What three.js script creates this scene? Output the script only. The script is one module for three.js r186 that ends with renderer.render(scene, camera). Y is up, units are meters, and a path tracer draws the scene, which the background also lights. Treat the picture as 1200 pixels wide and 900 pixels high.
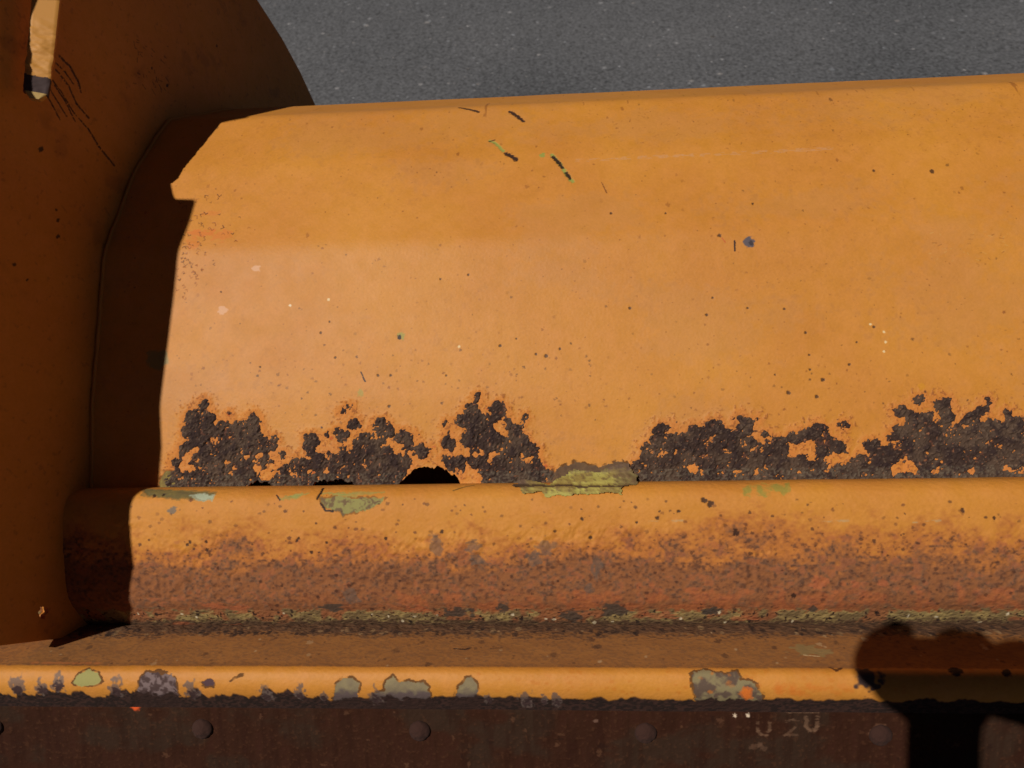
import * as THREE from 'three';
import { mergeGeometries } from 'three/addons/utils/BufferGeometryUtils.js';
import { RoundedBoxGeometry } from 'three/addons/geometries/RoundedBoxGeometry.js';
import { MarchingCubes } from 'three/addons/objects/MarchingCubes.js';

// ---------------------------------------------------------------- camera, sky, sun, exposure
const F = 933, PITCH = 48 * Math.PI / 180, H = 1.262;         // focal length in photo pixels (1200 x 900), pitch down, height
const V3 = (x, y, z) => new THREE.Vector3(x, y, z);
// the blade's own axes as the camera sees them (right, up, back)
const AX = V3(0.9974, 0.0205, 0.0684).normalize();
const AY = V3(0, Math.cos(PITCH), Math.sin(PITCH)); AY.addScaledVector(AX, -AY.dot(AX)).normalize();
const AZ = V3().crossVectors(AX, AY);
const EYE = V3(0, H, 0);
const toWorld = (r, u, b) => V3(AX.x * r + AX.y * u + AX.z * b, AY.x * r + AY.y * u + AY.z * b, AZ.x * r + AZ.y * u + AZ.z * b);   // camera-frame vector
const camPoint = (r, u, b) => toWorld(r, u, b).add(EYE);
const ray = (c, r) => toWorld((c - 600) / F, -(r - 450) / F, -1);

const scene = new THREE.Scene();
const camera = new THREE.PerspectiveCamera(2 * Math.atan(450 / F) * 180 / Math.PI, 4 / 3, 0.02, 200);
camera.position.copy(EYE);
camera.matrixAutoUpdate = true;
{
  const right = toWorld(1, 0, 0), up = toWorld(0, 1, 0), back = toWorld(0, 0, 1);
  camera.quaternion.setFromRotationMatrix(new THREE.Matrix4().makeBasis(right, up, back));
}
camera.focus = 1.3; camera.userData.fStop = 4.5;
scene.add(camera);

const SUN = ray(1085, 770).normalize().negate();               // the photographer's own shadow marks the point opposite the sun
{ // clear deep sky, dim beside the hard sun of this high-contrast exposure
  const w = 128, h = 64, d = new Float32Array(w * h * 4);
  for (let j = 0; j < h; j++) for (let i = 0; i < w; i++) { const e = Math.max(0, (j + 0.5) / h * 2 - 1), k = Math.pow(1 - e, 2.5), o = (j * w + i) * 4; d[o] = 0.013 + 0.020 * k; d[o + 1] = 0.015 + 0.018 * k; d[o + 2] = 0.026 + 0.016 * k; d[o + 3] = 1; }
  const t = new THREE.DataTexture(d, w, h, THREE.RGBAFormat, THREE.FloatType); t.mapping = THREE.EquirectangularReflectionMapping; t.magFilter = t.minFilter = THREE.LinearFilter; t.needsUpdate = true; scene.background = t; scene.environment = t;
}
const sun = new THREE.DirectionalLight(new THREE.Color(1.0, 0.95, 0.87), 3.3);
sun.position.copy(SUN).multiplyScalar(8).add(V3(0, 0.4, -0.8)); sun.target.position.set(0, 0.4, -0.8);
sun.castShadow = true; sun.shadow.mapSize.set(4096, 4096);
Object.assign(sun.shadow.camera, { left: -3, right: 3, top: 3, bottom: -3, near: 0.1, far: 20 });
scene.add(sun, sun.target);
const renderer = new THREE.WebGLRenderer({ antialias: true });
renderer.setSize(1024, 768);
renderer.toneMapping = THREE.LinearToneMapping; renderer.toneMappingExposure = 1.0;
renderer.shadowMap.enabled = true;

// ---------------------------------------------------------------- noise and small helpers
const clamp = (v, a = 0, b = 1) => v < a ? a : v > b ? b : v;
const ss = (a, b, v) => { const t = clamp((v - a) / (b - a)); return t * t * (3 - 2 * t); };
const lerp = (a, b, t) => a + (b - a) * t;
function rng(seed) { let s = seed >>> 0; return () => { s = (s + 0x6D2B79F5) >>> 0; let t = s; t = Math.imul(t ^ (t >>> 15), t | 1); t ^= t + Math.imul(t ^ (t >>> 7), t | 61); return ((t ^ (t >>> 14)) >>> 0) / 4294967296; }; }
function hash(i, j, k) { let h = Math.imul(i, 374761393) + Math.imul(j, 668265263) + Math.imul(k, 2147483647 - 1013); h = Math.imul(h ^ (h >>> 13), 1274126177); return ((h ^ (h >>> 16)) >>> 0) / 4294967296; }
function vn(x, y, k = 0) { const i = Math.floor(x), j = Math.floor(y); let a = x - i, b = y - j; a = a * a * (3 - 2 * a); b = b * b * (3 - 2 * b); const p = hash(i, j, k), q = hash(i + 1, j, k), r = hash(i, j + 1, k), s = hash(i + 1, j + 1, k); return p + (q - p) * a + (r - p) * b + (p - q - r + s) * a * b; }
function fbm(x, y, o = 4, k = 0) { let s = 0, a = 0.5, n = 0; for (let i = 0; i < o; i++) { s += a * vn(x, y, k + i * 7); n += a; x = x * 2.03 + 11.3; y = y * 2.03 + 5.7; a *= 0.5; } return s / n; }
function worley(x, y, k = 0) { const i = Math.floor(x), j = Math.floor(y); let m = 9; for (let a = -1; a < 2; a++) for (let b = -1; b < 2; b++) { const dx = i + a + hash(i + a, j + b, k) - x, dy = j + b + hash(i + a, j + b, k + 1) - y; const d = dx * dx + dy * dy; if (d < m) m = d; } return Math.sqrt(m); }
const smin = (a, b, k) => { const h = Math.max(k - Math.abs(a - b), 0) / k; return Math.min(a, b) - h * h * k * 0.25; };
const lin = v => { v /= 255; return v <= 0.04045 ? v / 12.92 : Math.pow((v + 0.055) / 1.055, 2.4); };
const srgb = v => v <= 0.0031308 ? v * 12.92 * 255 : (1.055 * Math.pow(v, 1 / 2.4) - 0.055) * 255;
const C = (r, g, b) => [lin(r), lin(g), lin(b)];
const mix = (a, b, t) => [a[0] + (b[0] - a[0]) * t, a[1] + (b[1] - a[1]) * t, a[2] + (b[2] - a[2]) * t];

// ---------------------------------------------------------------- profiles: polylines in y, z (relative to the eye) that run along x
function rounded(pts, r, n = 4) {
  const out = [pts[0]];
  for (let i = 1; i < pts.length - 1; i++) {
    const a = pts[i - 1], b = pts[i], c = pts[i + 1], rr = Array.isArray(r) ? r[i] : r;
    const la = Math.hypot(a[0] - b[0], a[1] - b[1]), lc = Math.hypot(c[0] - b[0], c[1] - b[1]);
    const ta = Math.min(rr / la, 0.45), tc = Math.min(rr / lc, 0.45);
    const p = [lerp(b[0], a[0], ta), lerp(b[1], a[1], ta)], q = [lerp(b[0], c[0], tc), lerp(b[1], c[1], tc)];
    for (let k = 0; k <= n; k++) { const t = k / n; out.push([(1 - t) ** 2 * p[0] + 2 * t * (1 - t) * b[0] + t * t * q[0], (1 - t) ** 2 * p[1] + 2 * t * (1 - t) * b[1] + t * t * q[1]]); }
  }
  out.push(pts[pts.length - 1]); return out;
}
class Profile {
  constructor(pts) { this.p = pts; this.s = [0]; for (let i = 1; i < pts.length; i++) this.s.push(this.s[i - 1] + Math.hypot(pts[i][0] - pts[i - 1][0], pts[i][1] - pts[i - 1][1])); this.len = this.s[pts.length - 1]; }
  seg(s) { let i = 0; while (i < this.p.length - 2 && this.s[i + 1] < s) i++; return i; }
  at(s) { const i = this.seg(s), a = this.p[i], b = this.p[i + 1], t = (s - this.s[i]) / (this.s[i + 1] - this.s[i]); return [lerp(a[0], b[0], t), lerp(a[1], b[1], t)]; }
  normal(s) { const e = 0.004, a = this.at(Math.max(0, s - e)), b = this.at(Math.min(this.len, s + e)); const ty = b[0] - a[0], tz = b[1] - a[1], l = Math.hypot(ty, tz); return [-tz / l, ty / l]; }   // bottom to top with the camera on this side
  hit(c, r) {                                                   // photo pixel -> point of this surface
    const d = ray(c, r); let best = null;
    for (let i = 0; i < this.p.length - 1; i++) {
      const a = this.p[i], b = this.p[i + 1], ey = b[0] - a[0], ez = b[1] - a[1], den = d.y * ez - d.z * ey; if (Math.abs(den) < 1e-9) continue;
      const t = (a[0] * ez - a[1] * ey) / den; const w = Math.abs(ey) > Math.abs(ez) ? (t * d.y - a[0]) / ey : (t * d.z - a[1]) / ez;
      if (t > 0 && w >= -1e-4 && w <= 1.0001 && (!best || t < best.t)) best = { t, x: d.x * t, s: this.s[i] + w * (this.s[i + 1] - this.s[i]) };
    }
    return best;
  }
  point(x, s, h = 0) { const p = this.at(s), n = this.normal(s); return V3(x, H + p[0] + n[0] * h, p[1] + n[1] * h); }
}
const yz = (row, d) => { const p = ray(600, row).multiplyScalar(d); return [p.y, p.z]; };

// the end plate's plane: flares outward toward the camera
const BACK = toWorld(0, 0, 1);
const PL0 = ray(105, 575).multiplyScalar(1.252), PLN = V3(1, 0, 0).addScaledVector(BACK, 0.25).normalize(), PLD = PL0.dot(PLN);
const onPlate = (c, r) => { const d = ray(c, r); return d.multiplyScalar(PLD / d.dot(PLN)); };   // relative to the eye
const plateX = (y, z) => (PLD - PLN.y * y - PLN.z * z) / PLN.x;

const panelP = new Profile(rounded([[-1.075, -0.60], ...[[105, 575], [106, 474], [120, 297], [156, 200], [195, 141], [272, 128]].map(w => { const p = onPlate(...w); return [p.y, p.z]; })], 0.014));
const smooth = pts => { const c = new THREE.CatmullRomCurve3(pts.map(p => V3(0, p[0], p[1])), false, 'centripetal'); return c.getPoints(pts.length * 7).map(p => [p.y, p.z]); };
const beamP = new Profile(smooth([[735, 1.205], [726, 1.19], [716, 1.178], [706, 1.168], [690, 1.162], [650, 1.158], [615, 1.157], [592, 1.159], [579, 1.165], [571, 1.176], [567, 1.190], [566, 1.21], [567.5, 1.235]].map(a => yz(...a))));
const railP = new Profile(smooth([[832, 1.085], [822, 1.074], [815, 1.067], [806, 1.0635], [796, 1.0645], [788, 1.068], [783, 1.074], [779, 1.083], [738, 1.178], [728, 1.215]].map(a => yz(...a))));
const edgeP = new Profile([[985, 1.135], [829, 1.098], [824, 1.104], [818, 1.14]].map(a => yz(...a)));
const rowS = (P, row) => P.hit(600, row).s;

// ---------------------------------------------------------------- surface textures in metres
class Skin {
  constructor(P, x0, x1, w, h) { Object.assign(this, { P, x0, x1, w, h, W: x1 - x0, S: P.len }); this.c = new Float32Array(w * h * 3); this.z = new Float32Array(w * h); this.r = new Float32Array(w * h); }
  fill(fn) { for (let j = 0; j < this.h; j++) for (let i = 0; i < this.w; i++) { const x = this.x0 + (i + 0.5) / this.w * this.W, s = (j + 0.5) / this.h * this.S, o = j * this.w + i; const v = fn(x, s); this.c.set(v.c, o * 3); this.z[o] = v.z || 0; this.r[o] = v.r; } }
  // paints where inside(x, s) > 0; shade gets (strength, x, s, current colour)
  area(xa, xb, sa, sb, fn) {
    const i0 = Math.max(0, Math.floor((xa - this.x0) / this.W * this.w)), i1 = Math.min(this.w - 1, Math.ceil((xb - this.x0) / this.W * this.w));
    const j0 = Math.max(0, Math.floor(sa / this.S * this.h)), j1 = Math.min(this.h - 1, Math.ceil(sb / this.S * this.h));
    for (let j = j0; j <= j1; j++) for (let i = i0; i <= i1; i++) {
      const x = this.x0 + (i + 0.5) / this.w * this.W, s = (j + 0.5) / this.h * this.S, o = j * this.w + i, v = fn(x, s); if (!v) continue;
      const a = v.a; for (let k = 0; k < 3; k++) this.c[o * 3 + k] = lerp(this.c[o * 3 + k], v.c[k], a); if (v.z) this.z[o] += v.z * a; if (v.r !== undefined) this.r[o] = lerp(this.r[o], v.r, a);
    }
  }
  spot(c, r, rx, ry, col, o = {}) {
    const p = this.P.hit(c, r); if (!p) return; const u = this.P.hit(c, r - 4) || this.P.hit(c, r + 4); const kx = p.t / F, ky = u ? Math.abs(u.s - p.s) / 4 : kx;
    const ax = rx * kx, ay = ry * ky, wob = o.wob ?? 0.5, seed = (o.seed ?? 3) + Math.floor(c * 3 + r * 17);
    this.area(p.x - ax * 1.7, p.x + ax * 1.7, p.s - ay * 1.7, p.s + ay * 1.7, (x, s) => {
      const dx = (x - p.x) / ax, dy = (s - p.s) / ay; const d = Math.hypot(dx, dy) + (fbm(dx * 2 + seed, dy * 2 + seed * 0.7, 2) - 0.5) * 2 * wob; const t = 1 - ss(0.75, 1.15, d); return t > 0.01 ? { a: t * (o.a ?? 1), c: col, z: o.z || 0, r: o.r } : null;
    });
  }
  stroke(pts, wpx, col, o = {}) {
    const q = pts.map(p => this.P.hit(...p)).filter(Boolean); if (q.length < 2) return; const kx = q[0].t / F, w = wpx * 0.5 * kx;
    for (let i = 0; i < q.length - 1; i++) {
      const a = q[i], b = q[i + 1], L = Math.hypot(b.x - a.x, b.s - a.s) || 1e-6;
      this.area(Math.min(a.x, b.x) - w * 2, Math.max(a.x, b.x) + w * 2, Math.min(a.s, b.s) - w * 2, Math.max(a.s, b.s) + w * 2, (x, s) => {
        const t = clamp(((x - a.x) * (b.x - a.x) + (s - a.s) * (b.s - a.s)) / (L * L)), e = Math.hypot(x - a.x - t * (b.x - a.x), s - a.s - t * (b.s - a.s)); const n = vn(x * 600, s * 600, 5);
        const v = 1 - ss(0.6, 1.3, e / (w * (0.5 + n))); const br = o.broken ? ss(o.broken, o.broken + 0.15, vn(x * 120, s * 500, 9)) : 1; return v * br > 0.02 ? { a: v * br * (o.a ?? 1), c: col, z: o.z || 0, r: o.r } : null;
      });
    }
  }
  chip(poly, inner, rim, o = {}) {                               // bare patch with a broken paint edge round it
    const q = poly.map(p => this.P.hit(...p)).filter(Boolean); if (q.length < 3) return; const xs = q.map(p => p.x), sv = q.map(p => p.s), m = 0.006, rw = o.rw ?? 0.0014, wob = o.wob ?? 0.004;
    this.area(Math.min(...xs) - m, Math.max(...xs) + m, Math.min(...sv) - m, Math.max(...sv) + m, (x0, s0) => {
      const x = x0 + (fbm(x0 * 150, s0 * 150, 3, 21) - 0.5) * wob * 2, s = s0 + (fbm(x0 * 150, s0 * 150, 3, 41) - 0.5) * wob * 2; let inn = false, d = 9;
      for (let i = 0, j = q.length - 1; i < q.length; j = i++) { const a = q[i], b = q[j]; if ((a.s > s) !== (b.s > s) && x < (b.x - a.x) * (s - a.s) / (b.s - a.s) + a.x) inn = !inn; const L2 = (b.x - a.x) ** 2 + (b.s - a.s) ** 2, t = clamp(((x - a.x) * (b.x - a.x) + (s - a.s) * (b.s - a.s)) / L2); d = Math.min(d, Math.hypot(x - a.x - t * (b.x - a.x), s - a.s - t * (b.s - a.s))); }
      const sd = inn ? -d : d; if (sd > rw) return null; if (sd > -rw) return rim ? { a: (o.ra ?? 0.8) * ss(0.2, 0.5, vn(x * 130, s * 130, 31)), c: rim, z: -0.0002, r: 0.9 } : { a: 0.6, c: inner(x, s), r: 0.8 };
      return { a: o.a ?? 1, c: inner(x, s), z: o.z ?? -0.0004, r: 0.85 };
    });
  }
  material(o = {}) {
    const n = this.w * this.h, cd = new Uint8Array(n * 4), bd = new Uint8Array(n * 4), rd = new Uint8Array(n * 4); let a = 1e9, b = -1e9; for (const v of this.z) { if (v < a) a = v; if (v > b) b = v; }
    const sc = Math.max(b - a, 1e-5);
    for (let i = 0; i < n; i++) { for (let k = 0; k < 3; k++) cd[i * 4 + k] = clamp(srgb(clamp(this.c[i * 3 + k])), 0, 255); cd[i * 4 + 3] = 255; const z = (this.z[i] - a) / sc * 255; bd[i * 4] = bd[i * 4 + 1] = bd[i * 4 + 2] = z; bd[i * 4 + 3] = 255; const r = clamp(this.r[i]) * 255; rd[i * 4] = rd[i * 4 + 1] = rd[i * 4 + 2] = r; rd[i * 4 + 3] = 255; }
    const mk = (d, col) => { const t = new THREE.DataTexture(d, this.w, this.h, THREE.RGBAFormat); t.magFilter = THREE.LinearFilter; t.minFilter = THREE.LinearMipmapLinearFilter; t.generateMipmaps = true; t.wrapS = t.wrapT = THREE.MirroredRepeatWrapping; if (col) t.colorSpace = THREE.SRGBColorSpace; t.needsUpdate = true; return t; };
    const m = new THREE.MeshPhysicalMaterial({ map: mk(cd, true), bumpMap: mk(bd), bumpScale: sc, roughnessMap: mk(rd), roughness: 1, metalness: 0, specularIntensity: 0.7, side: THREE.DoubleSide, ...o }); return m;
  }
  uv(x, s) { return [(x - this.x0) / this.W, s / this.S]; }
}
function mesh(name, g, m, parent) { const o = new THREE.Mesh(g, m); o.name = name; o.castShadow = o.receiveShadow = true; parent.add(o); return o; }
// a swept sheet: xs(j) list per row, s list, height function
function sheet(P, nx, sList, xAt, sAt, hAt, uvOf, keep) {
  const pos = [], uv = [], idx = [], cols = nx + 1;
  for (let j = 0; j < sList.length; j++) for (let i = 0; i <= nx; i++) { const x = xAt(i / nx, sList[j]), s = sAt ? sAt(x, sList[j]) : sList[j]; const p = P.point(x, s, hAt ? hAt(x, s) : 0); pos.push(p.x, p.y, p.z); uv.push(...uvOf(x, s)); }
  for (let j = 0; j < sList.length - 1; j++) for (let i = 0; i < nx; i++) { if (keep && !keep(i, j)) continue; const a = j * cols + i, b = a + 1, c = a + cols, d = c + 1; idx.push(a, b, d, a, d, c); }
  const g = new THREE.BufferGeometry(); g.setAttribute('position', new THREE.Float32BufferAttribute(pos, 3)); g.setAttribute('uv', new THREE.Float32BufferAttribute(uv, 2)); g.setIndex(idx); g.computeVertexNormals(); return g;
}
const spread = (a, b, n) => Array.from({ length: n + 1 }, (_, i) => lerp(a, b, i / n));

// ---------------------------------------------------------------- ground
{
  const N = 2048, T = 4.2, cd = new Uint8Array(N * N * 4), bd = new Uint8Array(N * N * 4), R = rng(5);
  const c = new Float32Array(N * N), hgt = new Float32Array(N * N), tint = new Float32Array(N * N);
  for (let j = 0; j < N; j++) for (let i = 0; i < N; i++) { const x = i / N * T, y = j / N * T, o = j * N + i; const w = worley(x * 95, y * 95, 3), f = vn(x * 150, y * 150, 8), g = fbm(x * 1.3, y * 1.3, 3, 4); const st = hash(Math.floor(x * 95), Math.floor(y * 95), 9); c[o] = 0.089 + (0.45 - w) * 0.05 + (f - 0.5) * 0.055 + (g - 0.5) * 0.07 + (st - 0.5) * 0.02; hgt[o] = 0.6 - w * 0.5 + f * 0.2; tint[o] = (g - 0.5) * 0.4; }
  for (let k = 0; k < 4200; k++) { const cx = R() * N, cy = R() * N, r = 1 + R() * R() * 4.2, br = R() < 0.75 ? 0.05 + R() * 0.13 : -0.03, tt = (R() - 0.3) * 0.8; for (let j = -6; j <= 6; j++) for (let i = -6; i <= 6; i++) { const d = Math.hypot(i * (0.7 + 0.6 * R()), j); if (d > r) continue; const o = ((Math.floor(cy) + j + N) % N) * N + (Math.floor(cx) + i + N) % N; c[o] = Math.max(0.015, c[o] + br * (1 - d / r * 0.5)); tint[o] += tt; hgt[o] += 0.15; } }
  for (let o = 0; o < N * N; o++) { const v = Math.max(0.012, c[o]), t = tint[o] * 0.15; cd[o * 4] = srgb(v * (1.0 + t)); cd[o * 4 + 1] = srgb(v * 1.0); cd[o * 4 + 2] = srgb(v * (1.07 - t)); cd[o * 4 + 3] = 255; const b = clamp(hgt[o]) * 255; bd[o * 4] = bd[o * 4 + 1] = bd[o * 4 + 2] = b; bd[o * 4 + 3] = 255; }
  const mk = (d, col) => { const t = new THREE.DataTexture(d, N, N, THREE.RGBAFormat); t.magFilter = THREE.LinearFilter; t.minFilter = THREE.LinearMipmapLinearFilter; t.generateMipmaps = true; t.wrapS = t.wrapT = THREE.MirroredRepeatWrapping; t.repeat.set(60 / T, 60 / T); if (col) t.colorSpace = THREE.SRGBColorSpace; t.needsUpdate = true; return t; };
  const g = new THREE.PlaneGeometry(60, 60); g.rotateX(-Math.PI / 2);
  const m = mesh('asphalt_ground', g, new THREE.MeshStandardMaterial({ map: mk(cd, true), bumpMap: mk(bd), bumpScale: 0.0025, roughness: 0.95 }), scene);
  m.userData = { kind: 'structure', label: 'worn dark grey asphalt ground with pale stone chips', category: 'asphalt' };
}

// ---------------------------------------------------------------- the plough
const plough = new THREE.Group(); plough.name = 'snow_plough'; scene.add(plough);
plough.userData = { label: 'weathered orange steel snow plough blade with rusted lower seam and dark cutting edge', category: 'snow plough' };
const PAINT = [0.60, 0.238, 0.036], DARK = C(52, 30, 22), GREEN = C(150, 150, 75), PALE = C(176, 165, 110), RUST = C(78, 62, 54), MAROON = C(56, 34, 34), ORUST = C(190, 92, 42), DIRT = C(118, 76, 46);
const paintAt = (x, s, k = 0) => { const g = fbm(x * 9, s * 9, 4, k), f = vn(x * 420, s * 420, k + 2), m = fbm(x * 60, s * 60, 3, k + 5); const b = 1 + (g - 0.5) * 0.14 + (f - 0.5) * 0.09 + (m - 0.5) * 0.1; return [PAINT[0] * b, PAINT[1] * b * (1 + (g - 0.5) * 0.1), PAINT[2] * b * (1 + (m - 0.5) * 0.5)]; };
const XR = 1.42;                                              // where the blade is cut off beyond the frame

// ---- rust outlines on the panel, in photo pixels: [column, row, radius]
const rustBlobs = [
  { label: 'large rust patch next to the end plate shadow', b: [[239, 473, 7], [239, 483, 6], [225, 490, 11], [245, 492, 11], [222, 505, 9], [240, 507, 17], [262, 507, 15], [280, 505, 13], [297, 499, 10], [295, 486, 5], [300, 492, 7], [317, 520, 10], [300, 525, 18], [270, 525, 22], [235, 525, 20], [215, 528, 8], [206, 541, 7], [222, 552, 18], [255, 550, 20], [285, 552, 18], [309, 545, 12], [270, 486, 4], [330, 534, 6], [203, 556, 5]], holes: [[229, 528, 5], [221, 537, 6], [217, 547, 6], [224, 549, 4], [290, 535, 3.5], [303, 535, 3], [312, 556, 7], [301, 550, 5], [316, 546, 4]] },
  { label: 'rust patch on the left of the hole in the panel', b: [[352, 540, 7], [366, 518, 11], [362, 530, 9], [383, 509, 4], [397, 508, 7], [350, 545, 10], [334, 556, 13], [370, 546, 15], [395, 541, 16], [415, 532, 17], [440, 527, 18], [415, 497, 8], [403, 512, 8], [446, 500, 10], [456, 505, 9], [472, 513, 10], [478, 521, 8], [430, 515, 11], [447, 545, 20], [472, 540, 12], [493, 530, 9], [501, 527, 5], [402, 481, 4.5], [411, 477, 4.5], [410, 556, 18], [372, 560, 14], [440, 560, 16], [488, 511, 3], [350, 561, 10], [470, 552, 9], [456, 562, 10]], holes: [[387, 521, 9], [391, 527, 6], [408, 520, 4], [409, 514, 3], [409, 526, 3], [472, 531, 4], [353, 531, 5]] },
  { label: 'tall rust patch on the right of the hole in the panel', b: [[560, 466, 5.5], [553, 481, 9], [584, 480, 10], [540, 494, 8], [558, 498, 15], [579, 492, 8], [596, 493, 5], [602, 504, 9], [612, 515, 9], [615, 489, 5], [610, 496, 3], [525, 518, 9], [526, 507, 3], [522, 497, 4], [551, 515, 12], [576, 516, 16], [600, 525, 14], [621, 530, 11], [560, 536, 13], [536, 541, 9], [521, 537, 6], [570, 548, 10], [590, 545, 14], [610, 546, 14], [630, 548, 10], [641, 556, 8], [615, 558, 16], [528, 548, 7], [540, 552, 6], [592, 560, 10]], holes: [[586, 500, 8], [590, 508, 4], [547, 534, 4], [557, 533, 3], [564, 529, 3], [576, 540, 2.5], [620, 540, 4]] },
  { label: 'low wide rust patch in the middle of the seam', b: [[775, 504, 8], [788, 501, 3.5], [772, 520, 12], [757, 525, 6], [790, 520, 13], [746, 546, 6], [765, 541, 14], [800, 516, 11], [815, 506, 9], [835, 501, 10], [842, 499, 7], [815, 525, 20], [850, 517, 16], [866, 489, 5], [873, 498, 8], [888, 491, 4], [880, 491, 5], [870, 511, 14], [896, 509, 6], [840, 541, 22], [790, 546, 17], [880, 536, 20], [910, 526, 15], [930, 513, 8], [945, 511, 10], [956, 503, 9], [963, 506, 9], [915, 546, 18], [940, 545, 14], [965, 520, 13], [985, 525, 8], [962, 543, 10], [987, 498, 6], [975, 520, 7], [985, 552, 10], [760, 556, 12], [960, 556, 12]], holes: [[947, 528, 6], [950, 536, 6], [946, 522, 4], [975, 537, 6], [984, 534, 4]] },
  { label: 'broad rust patch toward the far end of the seam', b: [[1078, 468, 7], [1103, 475, 11], [1110, 485, 10], [1055, 483, 8], [1066, 490, 9], [1085, 495, 12], [1157, 471, 5], [1151, 481, 8], [1141, 489, 8], [1131, 497, 7], [1180, 484, 6], [1195, 494, 7], [1186, 497, 8], [1045, 512, 6], [1055, 508, 9], [1071, 506, 15], [1100, 507, 18], [1130, 511, 16], [1160, 507, 17], [1187, 512, 15], [1025, 525, 9], [1018, 522, 6], [1010, 541, 10], [1035, 536, 12], [1050, 530, 12], [1080, 531, 22], [1120, 536, 22], [1160, 536, 22], [1195, 531, 20], [1000, 550, 11], [1030, 552, 12], [1225, 515, 22], [1240, 540, 20], [1270, 535, 16]], holes: [[1064, 545, 5], [1071, 549, 5], [1120, 480, 4]] },
];
const toBlob = ([c, r, q]) => { const p = panelP.hit(c, r); return [p.x, p.s, q * p.t / F * 1.02]; };
rustBlobs.forEach((P, i) => { const [a, b] = [[200, 322], [326, 462], [572, 640], [752, 992], [996, 1290]][i]; for (let c = a; c <= b; c += 9) P.b.push([c, 562 + (c % 7) * 0.4, 8 + (c * 13 % 5)]); });
for (const P of rustBlobs) { P.B = P.b.map(toBlob); P.Q = P.holes.map(toBlob); P.x0 = Math.min(...P.B.map(b => b[0] - b[2])) - 0.01; P.x1 = Math.max(...P.B.map(b => b[0] + b[2])) + 0.01; P.s1 = Math.max(...P.B.map(b => b[1] + b[2])) + 0.01; }
function rustField(P, x, s) {                                   // above 0 inside; also the dome height
  const wx = x + (fbm(x * 70, s * 70, 2, 65) - 0.5) * 0.007 + (fbm(x * 190, s * 190, 3, 61) - 0.5) * 0.007 + (fbm(x * 620, s * 620, 2, 63) - 0.5) * 0.0034, ws = s + (fbm(x * 70, s * 70, 2, 75) - 0.5) * 0.007 + (fbm(x * 190, s * 190, 3, 71) - 0.5) * 0.007 + (fbm(x * 620, s * 620, 2, 73) - 0.5) * 0.0034; let f = -9, dome = 0;
  for (const [bx, bs, r] of P.B) { const d = Math.hypot(wx - bx, ws - bs); const v = (r * 1.08 + 0.001 - d); f = f < -1 ? v : -smin(-f, -v, 0.006); if (d < r) dome = Math.max(dome, Math.sqrt(1 - (d / r) ** 2) * Math.min(1, r / 0.012)); }
  for (const [bx, bs, r] of P.Q) { const d = Math.hypot(wx - bx, ws - bs) - r * 0.68; if (d < f) f = d; }
  return [f, dome];
}
function rustDist(x, s) { let m = -9; for (const P of rustBlobs) { if (x < P.x0 - 0.02 || x > P.x1 + 0.02 || s > P.s1 + 0.02) continue; m = Math.max(m, rustField(P, x, s)[0]); } return m; }
// bottom edge of the panel, eaten away where the holes are
const gaps = [[[283, 570], [294, 564.5], [306, 563.5], [318, 566], [324, 570]], [[357, 570], [370, 563], [385, 561], [400, 561.5], [413, 565], [424, 570]], [[461, 569], [468, 565], [478, 558], [489, 549], [497, 547.5], [505, 550], [513, 547], [522, 550], [529, 556], [537, 559], [548, 569]]].map(g => g.map(p => panelP.hit(...p)));
function panelBottom(x) { for (const g of gaps) for (let i = 0; i < g.length - 1; i++) if (x >= g[i].x && x < g[i + 1].x) { const s = lerp(g[i].s, g[i + 1].s, (x - g[i].x) / (g[i + 1].x - g[i].x)); return s + (fbm(x * 260, 3, 3, 4) - 0.5) * 0.010 - (i === 0 ? 0.02 * (1 - (x - g[0].x) / (g[1].x - g[0].x)) : 0) - (i === g.length - 2 ? 0.02 * (x - g[i].x) / (g[i + 1].x - g[i].x) : 0); } return 0.004; }

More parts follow.
